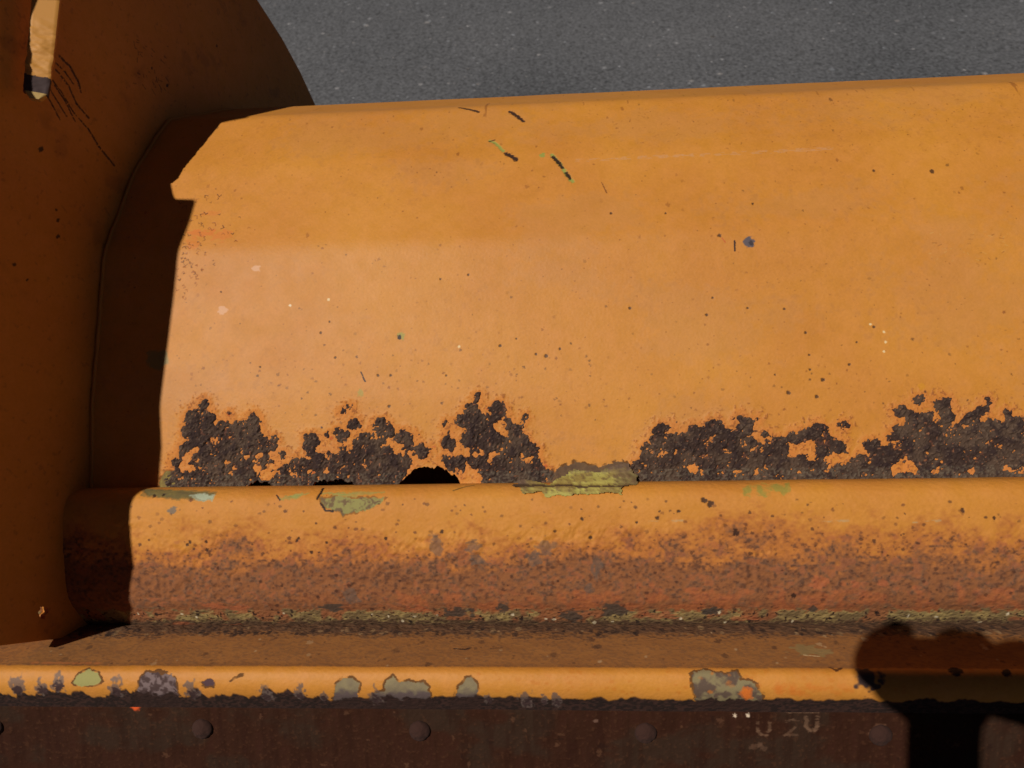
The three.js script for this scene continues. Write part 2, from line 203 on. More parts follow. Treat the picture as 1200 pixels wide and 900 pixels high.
// ---- moulded panel
const skinP = new Skin(panelP, -0.86, XR, 2048, 1024);
{
  const R = rng(77);
  skinP.fill((x, s) => {
    let c = paintAt(x, s, 0); const d = rustDist(x, s), du = fbm(x * 5, s * 11, 4, 130), dg = fbm(x * 130, s * 130, 3, 140); c = mix(c, C(186, 132, 84), ss(0.5, 0.7, du + (dg - 0.5) * 0.35) * 0.2); c = mix(c, C(150, 92, 44), ss(0.62, 0.78, dg) * ss(0.42, 0.6, fbm(x * 4, s * 6, 2, 150)) * 0.13); let col = c, z = (fbm(x * 320, s * 320, 3, 3) - 0.5) * 0.00022, r = 0.56 + (fbm(x * 50, s * 50, 3, 14) - 0.5) * 0.06;
    if (d > -0.03) { const n = fbm(x * 300, s * 300, 3, 17), w = ss(-0.010, 0.002, d + (n - 0.5) * 0.016); col = mix(col, mix(ORUST, C(214, 128, 62), n), w * 0.42); z += w * 0.0009 * n; if (n > 0.62 && d > -0.02) col = mix(col, C(120, 62, 34), ss(0.66, 0.74, n) * ss(-0.02, -0.004, d) * 0.6); r = lerp(r, 0.8, w); }
    return { c: col, z, r };
  });
  // faint grime and fine specks with outlines of their own
  for (let k = 0; k < 1300; k++) { const c = 130 + R() * 1080, r = 95 + R() * 470, big = R() ** 9; const q = 0.5 + big * 1.6 + R() * 0.4; skinP.spot(c, r, q, q * (0.6 + R() * 0.6), R() < 0.8 ? C(120, 62, 26) : DARK, { a: 0.15 + R() * 0.4, wob: 0.7 }); }
  for (let k = 0; k < 200; k++) { const c = 210 + R() * 990, r = 455 - Math.abs(R() + R() - 1) * 110 + R() * 60, q = 0.6 + R() * 1.2; skinP.spot(c, r, q, q, R() < 0.5 ? DARK : C(130, 70, 30), { a: 0.25 + R() * 0.45, wob: 0.8 }); }
  for (let k = 0; k < 420; k++) { const c = 640 + R() * 570, r = 100 + R() * 80, a = R() * 3; skinP.stroke([[c, r], [c + Math.cos(a) * (1 + R() * 3), r + Math.sin(a) * 1.5]], 0.9, C(140, 74, 24), { a: 0.35 * R() + 0.1 }); }
  for (const [c, r, q] of [[586, 405, 1.8], [628, 415, 1.6], [640, 417, 2.3], [656, 409, 1.6], [549, 322, 1.4], [516, 327, 1.3], [738, 361, 1.8], [605, 397, 1.2], [443, 440, 1.6], [523, 440, 1.2], [458, 440, 1.7], [876, 361, 1.4], [919, 362, 1.5], [944, 390, 1.7], [948, 416, 1.4], [949, 433, 1.6], [964, 445, 2.3], [924, 460, 2.6], [957, 465, 2.2], [1024, 383, 1.6], [1004, 401, 1.2], [995, 427, 1.7], [828, 369, 1.9], [835, 349, 1.4], [908, 439, 1.3], [843, 276, 2.2], [386, 377, 1.3], [376, 390, 1.6], [393, 419, 1.4], [305, 430, 1.2], [259, 342, 1.2], [456, 476, 2], [1084, 459, 1.4], [882, 239, 1.6], [1092, 201, 2.5], [1024, 200, 1.6], [716, 250, 1.6], [780, 250, 1.2]]) skinP.spot(c, r, q, q, DARK, { a: 0.85, wob: 0.35, z: -0.0004 });
  // gouges at the top with primer showing
  const G = C(152, 150, 70), gouge = { z: -0.0006, r: 0.85 };
  skinP.stroke([[538, 126], [549, 128], [561, 131]], 3.2, C(70, 42, 22), gouge); skinP.stroke([[598, 131], [606, 136], [613, 142]], 4.6, C(62, 36, 20), gouge); skinP.stroke([[574, 165], [581, 168], [590, 177]], 4, G, gouge); skinP.stroke([[593, 180], [599, 183], [605, 187]], 5.5, C(60, 34, 20), gouge); skinP.stroke([[573, 166], [580, 164]], 1.6, C(70, 42, 22));
  skinP.spot(636, 182, 3.5, 3, G); skinP.stroke([[647, 182], [655, 191], [664, 204], [671, 213]], 4.4, G, gouge); skinP.stroke([[648, 184], [655, 191], [659, 197]], 4, C(54, 32, 18), gouge); skinP.stroke([[664, 203], [668, 209]], 4, C(54, 32, 18), gouge); skinP.stroke([[705, 214], [711, 226]], 1.3, C(130, 76, 30));
  for (const y of [0, 2]) skinP.stroke([[672, 187 + y], [800, 181.5 + y], [905, 176.5 + y], [975, 173 + y]], 2.6, C(196, 158, 130), { a: 0.26, broken: 0.46, r: 0.4 });
  skinP.stroke([[560, 122], [640, 118], [720, 114]], 3, C(190, 150, 110), { a: 0.3, broken: 0.45 });
  skinP.spot(878, 284, 6.5, 6, C(92, 82, 88), { wob: 0.5 }); skinP.spot(880, 285, 3, 3, C(60, 50, 54)); skinP.stroke([[861, 282], [861, 294]], 1.8, DARK); skinP.stroke([[846, 279], [850, 284]], 1.2, ORUST); skinP.spot(470, 394, 4.5, 4, G, { a: 0.8 }); skinP.spot(468, 395, 2.4, 2.8, DARK); skinP.spot(423, 461, 3.6, 4.6, G, { a: 0.6 }); skinP.stroke([[423, 436], [428, 447], [425, 442]], 1.4, DARK);
  skinP.spot(300, 315, 5, 4, C(226, 176, 140), { a: 0.6 }); skinP.spot(261, 363, 6, 5, C(226, 176, 140), { a: 0.6 }); skinP.spot(340, 358, 1.6, 1.6, C(236, 214, 180)); for (const [c, r] of [[1036, 389], [1038, 401], [1036, 412], [385, 351], [1020, 380], [538, 406]]) skinP.spot(c, r, 1.6, 1.6, C(232, 200, 150));
  skinP.spot(186, 420, 13, 12, C(140, 130, 80), { a: 0.8 }); skinP.spot(1080, 453, 4, 4, C(206, 140, 30), { a: 0.6 });
  // flaking beside the end plate
  for (const [c, r, rx, ry, a] of [[236, 273, 14, 5, 0.55], [262, 276, 12, 6, 0.4], [248, 250, 10, 4, 0.3], [226, 285, 7, 8, 0.35]]) skinP.spot(c, r, rx, ry, C(214, 110, 48), { a, wob: 0.8 });
  for (let k = 0; k < 95; k++) { const t = R(), c = 206 + t * 100 * R() + R() * 10, r = 330 - t * 85 + (R() - 0.5) * 60, a = R() * 6.28, l = 0.8 + R() * 2.6; skinP.stroke([[c, r], [c + Math.cos(a) * l, r + Math.sin(a) * l], [c + Math.cos(a + 0.9) * l * 1.6, r + Math.sin(a + 0.9) * l * 1.4]], 1.1, R() < 0.5 ? C(96, 52, 22) : C(150, 84, 34), { a: 0.4 + R() * 0.5, z: -0.0003 }); }
  for (let k = 0; k < 40; k++) { const c = 1088 + R() * 98, r = 268 + R() * 52 * (1 - Math.abs(c - 1130) / 120), a = R() * 6.28, l = 1 + R() * 4; skinP.stroke([[c, r], [c + Math.cos(a) * l * 1.5, r + Math.sin(a) * l * 0.6]], 1, R() < 0.7 ? C(206, 156, 84) : C(140, 84, 40), { a: 0.3 + R() * 0.35 }); }
  for (let k = 0; k < 60; k++) { const i = Math.floor(R() * 5), P = rustBlobs[i], b = P.b[Math.floor(R() * P.b.length)], a = R() * 6.28, q = b[2] + 3 + R() * 9; const c = b[0] + Math.cos(a) * q, r = b[1] - Math.abs(Math.sin(a)) * q; skinP.spot(c, r, 0.8 + R() * 2, 0.8 + R() * 1.6, R() < 0.6 ? MAROON : ORUST, { a: 0.85, z: 0.0003 }); }
  // crud along the seam between the middle patches
  skinP.chip([[640, 566], [648, 552], [660, 545], [674, 540], [690, 545], [705, 546], [722, 540], [736, 541], [748, 556], [748, 572], [640, 572]], (x, s) => mix(C(116, 88, 60), C(84, 62, 50), fbm(x * 200, s * 200, 3, 2)), DARK, { z: 0.0006 });
  skinP.chip([[184, 572], [188, 558], [196, 550], [206, 556], [208, 572]], (x, s) => mix(C(150, 130, 62), C(110, 92, 60), fbm(x * 200, s * 200, 3, 2)), DARK);
}
const fine = rowS(panelP, 440);
const sPanel = [...spread(0, fine, 92).slice(0, -1), ...spread(fine, panelP.len, 120)];
const panelGeo = [sheet(panelP, 900, sPanel, (u, s) => { const p = panelP.at(s); return lerp(plateX(p[0], p[1]) - 0.004, XR, u); }, (x, s) => Math.max(s, panelBottom(x) + s * 0.002), (x, s) => { const d = s < fine ? rustDist(x, s) : -1; let h = (fbm(x * 7, s * 7, 2, 50) - 0.5) * 0.0012; if (d > -0.012) h += ss(-0.012, 0, d) * 0.0012 * fbm(x * 160, s * 160, 2, 8) - ss(0.001, 0.006, d) * 0.0012; return h; }, (x, s) => skinP.uv(x, s))];
for (const top of [true, false]) {                              // sheet thickness at the two free edges
  const pos = [], uv = [], idx = [], n = 600; for (let i = 0; i <= n; i++) { const s0 = top ? panelP.len : 0, p0 = panelP.at(s0), x = lerp(plateX(p0[0], p0[1]), XR, i / n), s = top ? s0 : panelBottom(x); for (const h of [0, -0.007]) { const p = panelP.point(x, s, h); pos.push(p.x, p.y, p.z); uv.push(...skinP.uv(x, s)); } }
  for (let i = 0; i < n; i++) idx.push(i * 2, i * 2 + 1, i * 2 + 3, i * 2, i * 2 + 3, i * 2 + 2);
  const g = new THREE.BufferGeometry(); g.setAttribute('position', new THREE.Float32BufferAttribute(pos, 3)); g.setAttribute('uv', new THREE.Float32BufferAttribute(uv, 2)); g.setIndex(idx); g.computeVertexNormals(); panelGeo.push(g);
}
const matPanel = skinP.material();
const panel = mesh('curved_panel', mergeGeometries(panelGeo), matPanel, plough);
panel.userData.label = 'curved orange panel with chipped and speckled paint';
// ---- rust crusts, each with its own relief
const matRust = new THREE.MeshStandardMaterial({ vertexColors: true, roughness: 0.92, side: THREE.DoubleSide });
rustBlobs.forEach((P, n) => {
  const cell = 0.00135, nx = Math.ceil((P.x1 - P.x0) / cell), s0 = 0.02, ns = Math.ceil((P.s1 - s0) / cell), cols = nx + 1, f = new Float32Array(cols * (ns + 1)), pos = [], col = [], idx = [];
  for (let j = 0; j <= ns; j++) for (let i = 0; i <= nx; i++) {
    const x = P.x0 + i * cell, s = Math.max(s0 + j * cell, panelBottom(x) - 0.0012), [v, dome] = rustField(P, x, s), o = j * cols + i; f[o] = s0 + j * cell < panelBottom(x) - 0.003 ? -9 : v;
    const n1 = fbm(x * 130, s * 130, 3, 31), n2 = fbm(x * 420, s * 420, 3, 37), n3 = fbm(x * 45, s * 45, 2, 43), w = worley(x * 230, s * 230, 6);
    const h = -0.0016 + ss(-0.002, 0.0035, v) * 0.0022 + ss(0, 0.004, v) * ((dome - 0.3) * 0.0022 + (n1 - 0.5) * 0.0070 + (n2 - 0.5) * 0.0054 + (0.5 - w) * 0.0012);
    const p = panelP.point(x, s, h); pos.push(p.x, p.y, p.z);
    let c = mix(C(78, 58, 44), C(54, 35, 27), ss(0.35, 0.65, n3)); c = mix(c, C(44, 26, 25), ss(0.55, 0.72, n1) * 0.8); c = mix(c, C(120, 98, 80), ss(0.6, 0.8, n2) * 0.5); const e = 1 - ss(0.0005, 0.004, v); c = mix(c, C(58, 30, 24), e * 0.65); const fl = vn(x * 330, s * 330, 88); if (fl > 0.9) c = mix(c, C(170, 108, 70), ss(0.9, 0.95, fl) * 0.7); if (n1 < 0.3 && n3 > 0.55) c = mix(c, C(116, 66, 44), 0.4); if (s < rowS(panelP, 552)) c = mix(c, C(104, 92, 76), ss(0.4, 0.7, n2) * 0.5);
    col.push(...c);
  }
  for (let j = 0; j < ns; j++) for (let i = 0; i < nx; i++) { const a = j * cols + i, b = a + 1, c = a + cols, d = c + 1; const m = Math.max(f[a], f[b], f[c], f[d]); if (m < -0.0022 || Math.min(f[a], f[b], f[c], f[d]) < -8) continue; idx.push(a, b, d, a, d, c); }
  const g = new THREE.BufferGeometry(); g.setAttribute('position', new THREE.Float32BufferAttribute(pos, 3)); g.setAttribute('color', new THREE.Float32BufferAttribute(col, 3)); g.setIndex(idx); g.computeVertexNormals();
  const used = new Map(), np = [], nn = [], nc = [], ni = []; const pa = g.attributes.position, na = g.attributes.normal, ca = g.attributes.color; for (const k of idx) { let q = used.get(k); if (q === undefined) { q = used.size; used.set(k, q); np.push(pa.getX(k), pa.getY(k), pa.getZ(k)); nn.push(na.getX(k), na.getY(k), na.getZ(k)); nc.push(ca.getX(k), ca.getY(k), ca.getZ(k)); } ni.push(q); }
  const g2 = new THREE.BufferGeometry(); g2.setAttribute('position', new THREE.Float32BufferAttribute(np, 3)); g2.setAttribute('normal', new THREE.Float32BufferAttribute(nn, 3)); g2.setAttribute('color', new THREE.Float32BufferAttribute(nc, 3)); g2.setIndex(ni);
  const o = mesh('rust_patch', g2, matRust, panel); o.userData.label = P.label;
});
// ---- inner lining that closes the blade from behind
{
  const topP = panelP.at(panelP.len), lining = new Profile([[topP[0], topP[1]], [-0.95, -1.33], [-1.03, -1.0], [-1.13, -0.80], [-1.20, -0.60], [-1.16, -0.52]]);
  const g = sheet(lining, 8, spread(0, lining.len, 40), u => lerp(-0.78, XR, u), null, null, (x, s) => [x, s]);
  mesh('back_sheet', g, new THREE.MeshStandardMaterial({ color: new THREE.Color(...PAINT), roughness: 0.9, side: THREE.DoubleSide }), plough).userData.label = 'orange inner sheet closing the blade from behind, glimpsed through the rust hole';
}

// ---- hinge beam below the seam
const skinB = new Skin(beamP, -0.98, XR, 2048, 256);
const rB = r => rowS(beamP, r);
const SB = { top: beamP.len, a: rB(612), b: rB(640), c: rB(690), d: rB(714), e: rB(730) };
const rowOfBeam = s => { for (let r = 567; r < 735; r++) if (rB0[r] <= s) return r; return 735; };
const rB0 = {}; for (let r = 567; r <= 735; r++) rB0[r] = rB(r);
const blister = (x, s) => { const r = rowOfBeam(s), w = ss(606, 632, r + (fbm(x * 12, s * 30, 3, 3) - 0.5) * 44) * (1 - ss(690, 712, r)); return w * (fbm(x * 120, s * 130, 3, 12) - 0.4) * 0.0058 * ss(0.35, 0.7, fbm(x * 11, s * 18, 2, 19)) + w * (fbm(x * 320, s * 320, 2, 29) - 0.5) * 0.0012; };
{
  const R = rng(9);
  skinB.fill((x, s) => {
    const r = rowOfBeam(s); let c = paintAt(x, s, 200); const n = fbm(x * 26, s * 45, 4, 80) * 0.5 + fbm(x * 8, s * 12, 3, 85) * 0.5, f = fbm(x * 210, s * 260, 3, 90), g = fbm(x * 70, s * 90, 3, 95); let z = (fbm(x * 180, s * 240, 3, 91) - 0.5) * 0.0007, ro = 0.6;
    const rr = r - 6 + (n - 0.5) * 105 + (f - 0.5) * 30 + (g - 0.5) * 34;
    const warm = ss(598, 640, rr); c = mix(c, mix(C(190, 112, 54), C(150, 82, 44), f), warm * 0.7);
    const dirt = ss(630, 662, rr); c = mix(c, mix(C(140, 88, 54), mix(C(116, 74, 50), C(108, 80, 62), ss(0.4, 0.65, g)), ss(0.25, 0.75, f)), dirt * 0.9); if (f > 0.6 && r > 625 && r < 705) c = mix(c, C(76, 48, 36), ss(0.6, 0.76, f) * 0.5 * ss(620, 650, rr)); if (g > 0.62 && r > 630 && r < 712) c = mix(c, C(168, 96, 58), ss(0.62, 0.72, g) * 0.45);
    const o = ss(688, 698, r + (g - 0.5) * 26) * ss(-0.55, 0.1, x + (n - 0.5) * 1.2) ; c = mix(c, mix(C(186, 104, 54), C(164, 82, 46), f), o * ss(0.4, 0.6, fbm(x * 60, s * 60, 3, 99)) * 0.45);
    const wl = ss(714, 718, r + (f - 0.5) * 10 + (g - 0.5) * 8); if (wl > 0) { let wc = mix(C(160, 136, 84), C(120, 98, 64), ss(0.3, 0.7, g)); wc = mix(wc, C(150, 86, 52), ss(0.55, 0.65, fbm(x * 30, s * 30, 3, 120)) * 0.8); if (vn(x * 260, s * 260, 77) > 0.84) wc = DARK; wc = mix(wc, C(92, 66, 46), ss(724, 731, r + (f - 0.5) * 12)); c = mix(c, wc, wl); z += wl * (f - 0.4) * 0.0012; }
    ro = lerp(0.68, 0.94, Math.max(warm * 0.6, dirt, wl)); z += dirt * (f - 0.5) * 0.0012;
    return { c, z, r: ro };
  });
  const gr = (x, s) => mix(C(164, 162, 92), C(140, 136, 70), fbm(x * 120, s * 120, 3, 6)), gy = (x, s) => mix(C(150, 140, 84), C(116, 94, 66), ss(0.4, 0.6, fbm(x * 160, s * 160, 3, 16)));
  skinB.chip([[324, 567], [326, 584], [345, 585], [362, 577], [366, 567]], gr, null); skinB.chip([[376, 567], [373, 582], [380, 595], [402, 604], [425, 600], [445, 592], [452, 582], [455, 567]], gy, DARK, { ra: 0.5 }); skinB.chip([[376, 567], [378, 578], [400, 582], [450, 577], [458, 567]], gr, null, { z: 0 });
  skinB.chip([[165, 573], [170, 582], [225, 586], [248, 586], [254, 577], [262, 568]], (x, s) => mix(C(134, 116, 62), C(96, 84, 58), fbm(x * 90, s * 200, 3, 5)), null); skinB.chip([[222, 580], [232, 586], [248, 587], [252, 581], [238, 579]], () => C(170, 176, 150), null);
  skinB.stroke([[379, 572], [376, 578], [372, 584]], 2.6, C(40, 24, 16), { z: -0.0008 }); skinB.stroke([[376, 590], [381, 598], [390, 599]], 2.4, C(50, 30, 20)); skinB.stroke([[326, 568], [324, 580], [328, 586]], 1.6, DARK); skinB.stroke([[531, 575], [544, 571], [556, 569]], 1.6, C(110, 84, 40));
  skinB.chip([[870, 572], [872, 580], [895, 582], [925, 577], [926, 566], [895, 566]], (x, s) => mix(PAINT, C(140, 140, 62), ss(0.3, 0.6, fbm(x * 120, s * 120, 3, 61))), null, { a: 0.75 });
  for (const [c, r, q] of [[350, 631, 1.8], [348, 634, 1.8], [383, 636, 1.6], [365, 647, 2], [223, 635, 2], [220, 638, 1.8], [242, 635, 1.8], [243, 644, 2], [192, 580, 1.5], [181, 581, 2], [518, 623, 2.4], [452, 631, 2], [746, 612, 1.6], [692, 630, 2], [682, 608, 2], [770, 607, 2.2], [795, 599, 2.2], [862, 624, 4], [825, 586, 3.5], [833, 590, 4], [1128, 598, 2.6], [1165, 607, 2], [930, 698, 3], [1028, 719, 2.5], [946, 722, 2.2]]) skinB.spot(c, r, q, q, C(44, 24, 18), { a: 0.9, z: -0.0006 });
  skinB.spot(201, 598, 6, 4.5, C(128, 108, 86), { wob: 0.6 }); for (let k = 0; k < 520; k++) { const c = 150 + R() * 1050, r = 585 + R() * 130, q = 0.6 + R() * 1.6; skinB.spot(c, r, q * 1.2, q, R() < 0.6 ? C(70, 40, 28) : C(110, 62, 34), { a: 0.35 + R() * 0.5, wob: 0.5 }); }
  for (const [c, r, rx, ry] of [[721, 714, 17, 8], [672, 722, 14, 6], [835, 716, 10, 5], [538, 718, 16, 6], [952, 714, 5, 4], [830, 716, 8, 4], [390, 712, 14, 5], [590, 712, 8, 5]]) skinB.spot(c, r, rx, ry, C(74, 62, 52), { a: 0.9, wob: 0.8 });
  for (const [c, r] of [[555, 640], [560, 655], [510, 640], [700, 665], [640, 640], [690, 690], [410, 700], [625, 655]]) skinB.spot(c, r, 6 + R() * 6, 5 + R() * 6, C(96, 82, 72), { a: 0.6, wob: 0.9 });
  for (const [c, r, rx, ry] of [[250, 710, 16, 4], [282, 714, 10, 5], [780, 722, 22, 5], [210, 731, 18, 2.5], [275, 733, 14, 2], [490, 714, 12, 4], [870, 725, 16, 3], [960, 683, 10, 7], [1002, 685, 6, 5], [1035, 684, 6, 5]]) skinB.spot(c, r, rx, ry, C(188, 100, 60), { a: 0.45, wob: 0.9 });
  for (let k = 0; k < 60; k++) { const c = 160 + R() * 1040, r = 716 + R() * 14; skinB.spot(c, r, 0.8 + R() * 1.6, 0.8 + R() * 1.4, R() < 0.75 ? C(40, 26, 20) : C(220, 204, 170), { a: 0.9 }); }
  for (const [a, b] of [[960, 995], [1070, 1102], [760, 800]]) skinB.stroke([[a, 612], [b, 610]], 2.6, C(180, 160, 120), { a: 0.5, broken: 0.4 });
}
mesh('hinge_beam', sheet(beamP, 1100, spread(0, beamP.len, 110), u => lerp(-0.98, XR, u), null, (x, s) => blister(x, s) + (fbm(x * 16, s * 16, 2, 70) - 0.5) * 0.001, (x, s) => skinB.uv(x, s)), skinB.material(), plough).userData.label = 'rounded orange beam below the seam, blistered and dirty along its lower half';

// ---- bottom rail: dusty shelf and bright rounded lip
const skinR = new Skin(railP, -1.02, XR, 2048, 256);
{
  const R = rng(31), lipTop = rowS(railP, 782), ledgeTop = rowS(railP, 737), r800 = rowS(railP, 806), r815 = rowS(railP, 815);
  skinR.fill((x, s) => {
    let c = paintAt(x, s, 300); const g = fbm(x * 40, s * 90, 3, 5), f = fbm(x * 220, s * 300, 3, 15), n = fbm(x * 14, s * 40, 3, 25); let z = (f - 0.5) * 0.0004, r = 0.6;
    const led = ss(lipTop - 0.002, lipTop + 0.003, s + (f - 0.5) * 0.003); const lc = mix(mix(C(168, 112, 58), C(146, 96, 52), g), C(128, 88, 56), ss(0.45, 0.7, f) * 0.6); c = mix(c, lc, led * 0.95);
    const v = ss(ledgeTop - 0.034, ledgeTop - 0.008, s + (f - 0.5) * 0.03 + (n - 0.5) * 0.02); c = mix(c, mix(C(110, 78, 54), C(82, 58, 44), f), v * 0.9); r = lerp(r, 0.95, Math.max(led, v)); z += v * (f - 0.4) * 0.0016;
    const ru = ss(0, 0.004, r815 - s + (fbm(x * 60, 7, 4, 35) - 0.47) * 0.024 * (x < -0.3 ? 1.6 : 0.7) - 0.003); c = mix(c, mix(C(62, 38, 30), C(40, 23, 18), ss(0.35, 0.6, f)), ru); z -= ru * 0.0004 - ru * (f - 0.5) * 0.001; r = lerp(r, 0.9, ru);
    return { c, z, r };
  });
  const ruAt = (x, s) => ss(0, 0.004, r815 - s + (fbm(x * 60, 7, 4, 35) - 0.47) * 0.024 * (x < -0.3 ? 1.6 : 0.7) - 0.003 + (fbm(x * 200, s * 200, 2, 45) - 0.5) * 0.008), edgeRust = fn => (x, s) => mix(fn(x, s), mix(C(62, 38, 30), C(40, 23, 18), fbm(x * 220, s * 300, 3, 15)), ruAt(x, s));
  const ol = edgeRust((x, s) => mix(mix(C(150, 134, 96), C(120, 104, 84), fbm(x * 120, s * 120, 3, 6)), C(98, 82, 78), ss(0.012, 0.0, s - r815 + (fbm(x * 150, s * 150, 2, 7) - 0.5) * 0.012))), pu = edgeRust((x, s) => mix(C(124, 104, 102), C(76, 56, 54), ss(0.4, 0.6, fbm(x * 190, s * 190, 3, 6))));
  skinR.chip([[84, 800], [92, 789], [105, 783], [117, 788], [120, 798], [112, 804], [95, 806]], (x, s) => C(160, 152, 92), DARK, { wob: 0.002 }); skinR.chip([[158, 828], [166, 792], [172, 786], [186, 786], [193, 789], [203, 788], [208, 800], [214, 828]], pu, DARK); skinR.chip([[235, 799], [245, 794], [253, 797], [251, 806], [238, 806]], () => C(84, 58, 64), DARK); skinR.chip([[266, 830], [270, 798], [280, 791], [287, 790], [289, 830]], ol, DARK, { wob: 0.002 });
  skinR.chip([[388, 830], [392, 802], [402, 793], [415, 793], [422, 800], [422, 830]], ol, DARK, { wob: 0.002 }); skinR.chip([[430, 830], [438, 810], [450, 808], [452, 796], [460, 791], [467, 797], [496, 798], [503, 804], [511, 830]], ol, DARK, { wob: 0.003 }); skinR.chip([[524, 830], [537, 804], [546, 793], [553, 791], [560, 802], [562, 830]], ol, DARK, { wob: 0.002 }); skinR.chip([[808, 790], [825, 783], [835, 786], [848, 789], [865, 785], [868, 796], [880, 798], [890, 806], [900, 830], [815, 830]], edgeRust((x, s) => mix(C(138, 122, 88), C(96, 76, 64), ss(0.35, 0.65, fbm(x * 110, s * 110, 3, 8)))), DARK, { wob: 0.004 });
  skinR.chip([[868, 812], [870, 806], [880, 808], [882, 818], [872, 819]], () => C(212, 112, 40), null, { z: 0 });
  for (const [c, r, q] of [[312, 809, 7], [352, 807, 6], [380, 811, 5], [440, 812, 7], [572, 813, 5], [617, 815, 7], [637, 815, 4], [652, 816, 6], [20, 800, 8], [68, 797, 8], [48, 802, 7], [135, 802, 8], [225, 806, 8]]) { skinR.spot(c, r + 5, q * 1.1, q * 1.3, C(104, 86, 78), { wob: 0.8, a: 0.85 }); skinR.spot(c + 1, r + 8, q * 0.8, q * 0.7, C(66, 46, 44), { wob: 0.9 }); }
  for (let k = 0; k < 150; k++) { const c = R() * 1200, r = 738 + R() * 42, q = 0.7 + R() * R() * 2.4; skinR.spot(c, r, q * 1.6, q, R() < 0.75 ? C(92, 60, 38) : C(196, 160, 116), { a: 0.3 + R() * 0.5 }); }
  for (let k = 0; k < 220; k++) { const c = R() * 1200, r = 735 + R() * 9, q = 0.7 + R() * 1.6; skinR.spot(c, r, q * 1.7, q, R() < 0.7 ? C(56, 38, 30) : C(150, 116, 80), { a: 0.5 + R() * 0.4 }); }
  for (let k = 0; k < 130; k++) { const c = 560 + R() * 640, r = 784 + R() * 30, q = 0.8 + R() * 2; skinR.spot(c, r, q * 1.3, q, C(196, 116, 36), { a: 0.2 + R() * 0.4 }); }
  for (let k = 0; k < 40; k++) { const c = 905 + R() * 95, r = 803 + R() * 12; skinR.spot(c, r, 2 + R() * 4, 2 + R() * 3, C(204, 116, 40), { a: 0.3, wob: 0.8 }); }
  skinR.stroke([[532, 760], [545, 761], [552, 759]], 2.4, C(70, 44, 28)); skinR.stroke([[575, 760], [588, 759]], 1.8, C(100, 66, 40)); skinR.spot(950, 762, 20, 6, C(150, 132, 84), { a: 0.6, wob: 0.9 }); skinR.stroke([[942, 768], [960, 769]], 2, C(206, 176, 130)); skinR.stroke([[972, 782], [980, 786], [986, 783]], 3, C(90, 52, 26));
  skinR.spot(1018, 798, 16, 14, C(70, 50, 46), { wob: 0.8 }); skinR.spot(1180, 788, 6, 4, DARK); skinR.spot(1120, 786, 7, 4, DARK); for (let k = 0; k < 9; k++) skinR.spot(40 + k * 9 + R() * 5, 777, 5, 1.5, C(196, 116, 60), { a: 0.6 });
}
const rowS0 = rowS(railP, 742);
const rail = mesh('bottom_rail', sheet(railP, 1100, spread(0, railP.len, 100), u => lerp(-1.02, XR, u), null, (x, s) => (fbm(x * 20, s * 20, 2, 170) - 0.5) * 0.0014 + (s > rowS0 ? (fbm(x * 120, s * 120, 2, 5) - 0.4) * 0.003 * ss(rowS0, rowS0 + 0.02, s) : 0), (x, s) => skinR.uv(x, s)), skinR.material(), plough);
rail.userData.label = 'orange rail with dusty shelf and chipped rounded lip';

// ---- cutting edge
const skinE = new Skin(edgeP, -1.04, XR, 2048, 256);
{
  const R = rng(51);
  skinE.fill((x, s) => { const st = fbm(x * 130, s * 14, 3, 3), g = fbm(x * 16, s * 26, 4, 13), f = fbm(x * 260, s * 260, 3, 23); let c = mix(C(58, 33, 22), C(56, 39, 29), ss(0.45, 0.65, g)); c = mix(c, C(46, 24, 16), ss(0.4, 0.75, st) * 0.5); c = mix(c, C(86, 54, 36), ss(0.62, 0.8, f) * 0.4); return { c, z: (st - 0.5) * 0.0006 + (f - 0.5) * 0.0008 + (g - 0.5) * 0.0012, r: 0.75 + (f - 0.5) * 0.2 }; });
  const W = C(128, 96, 74);                                   // worn stamp: three characters
  skinE.stroke([[888, 847], [888, 856], [892, 861], [898, 861], [902, 855], [902, 846]], 4, W, { a: 0.36, z: -0.0006, broken: 0.2 }); skinE.stroke([[921, 846], [928, 843], [935, 846], [931, 853], [920, 861], [934, 861]], 3.4, W, { a: 0.28, z: -0.0006, broken: 0.25 }); skinE.stroke([[945, 841], [945, 852], [949, 856], [955, 856], [958, 851], [958, 840]], 5, W, { a: 0.45, z: -0.0006, broken: 0.15 });
  skinE.stroke([[918, 835.5], [938, 835], [960, 835]], 1.8, W, { a: 0.6, broken: 0.35 }); skinE.spot(861, 838.5, 2, 2.4, C(220, 196, 170)); skinE.spot(876, 838, 2.2, 3, C(220, 196, 170)); skinE.spot(1028, 855, 9, 7, C(110, 76, 58), { a: 0.6, wob: 0.9 });
  skinE.stroke([[880, 876], [890, 873], [896, 878]], 6, C(110, 80, 62), { a: 0.4 }); for (let k = 0; k < 40; k++) skinE.spot(R() * 1200, 832 + R() * 66, 1 + R() * 5, 1 + R() * 3, R() < 0.5 ? C(104, 70, 50) : C(40, 24, 20), { a: 0.45, wob: 0.9 });
  skinE.spot(160, 821.5, 9, 2.6, C(226, 92, 44), { wob: 0.3 }); skinE.spot(698, 845, 3, 2, C(120, 90, 76), { a: 0.7 });
}
const edge = mesh('cutting_edge', sheet(edgeP, 700, spread(0, edgeP.len, 60), u => lerp(-1.04, XR, u), null, (x, s) => (fbm(x * 30, s * 30, 3, 270) - 0.5) * 0.003, (x, s) => skinE.uv(x, s)), skinE.material({ specularIntensity: 0.15 }), plough);
edge.userData.label = 'dark rusty steel cutting edge with bolt heads and worn stamped characters';
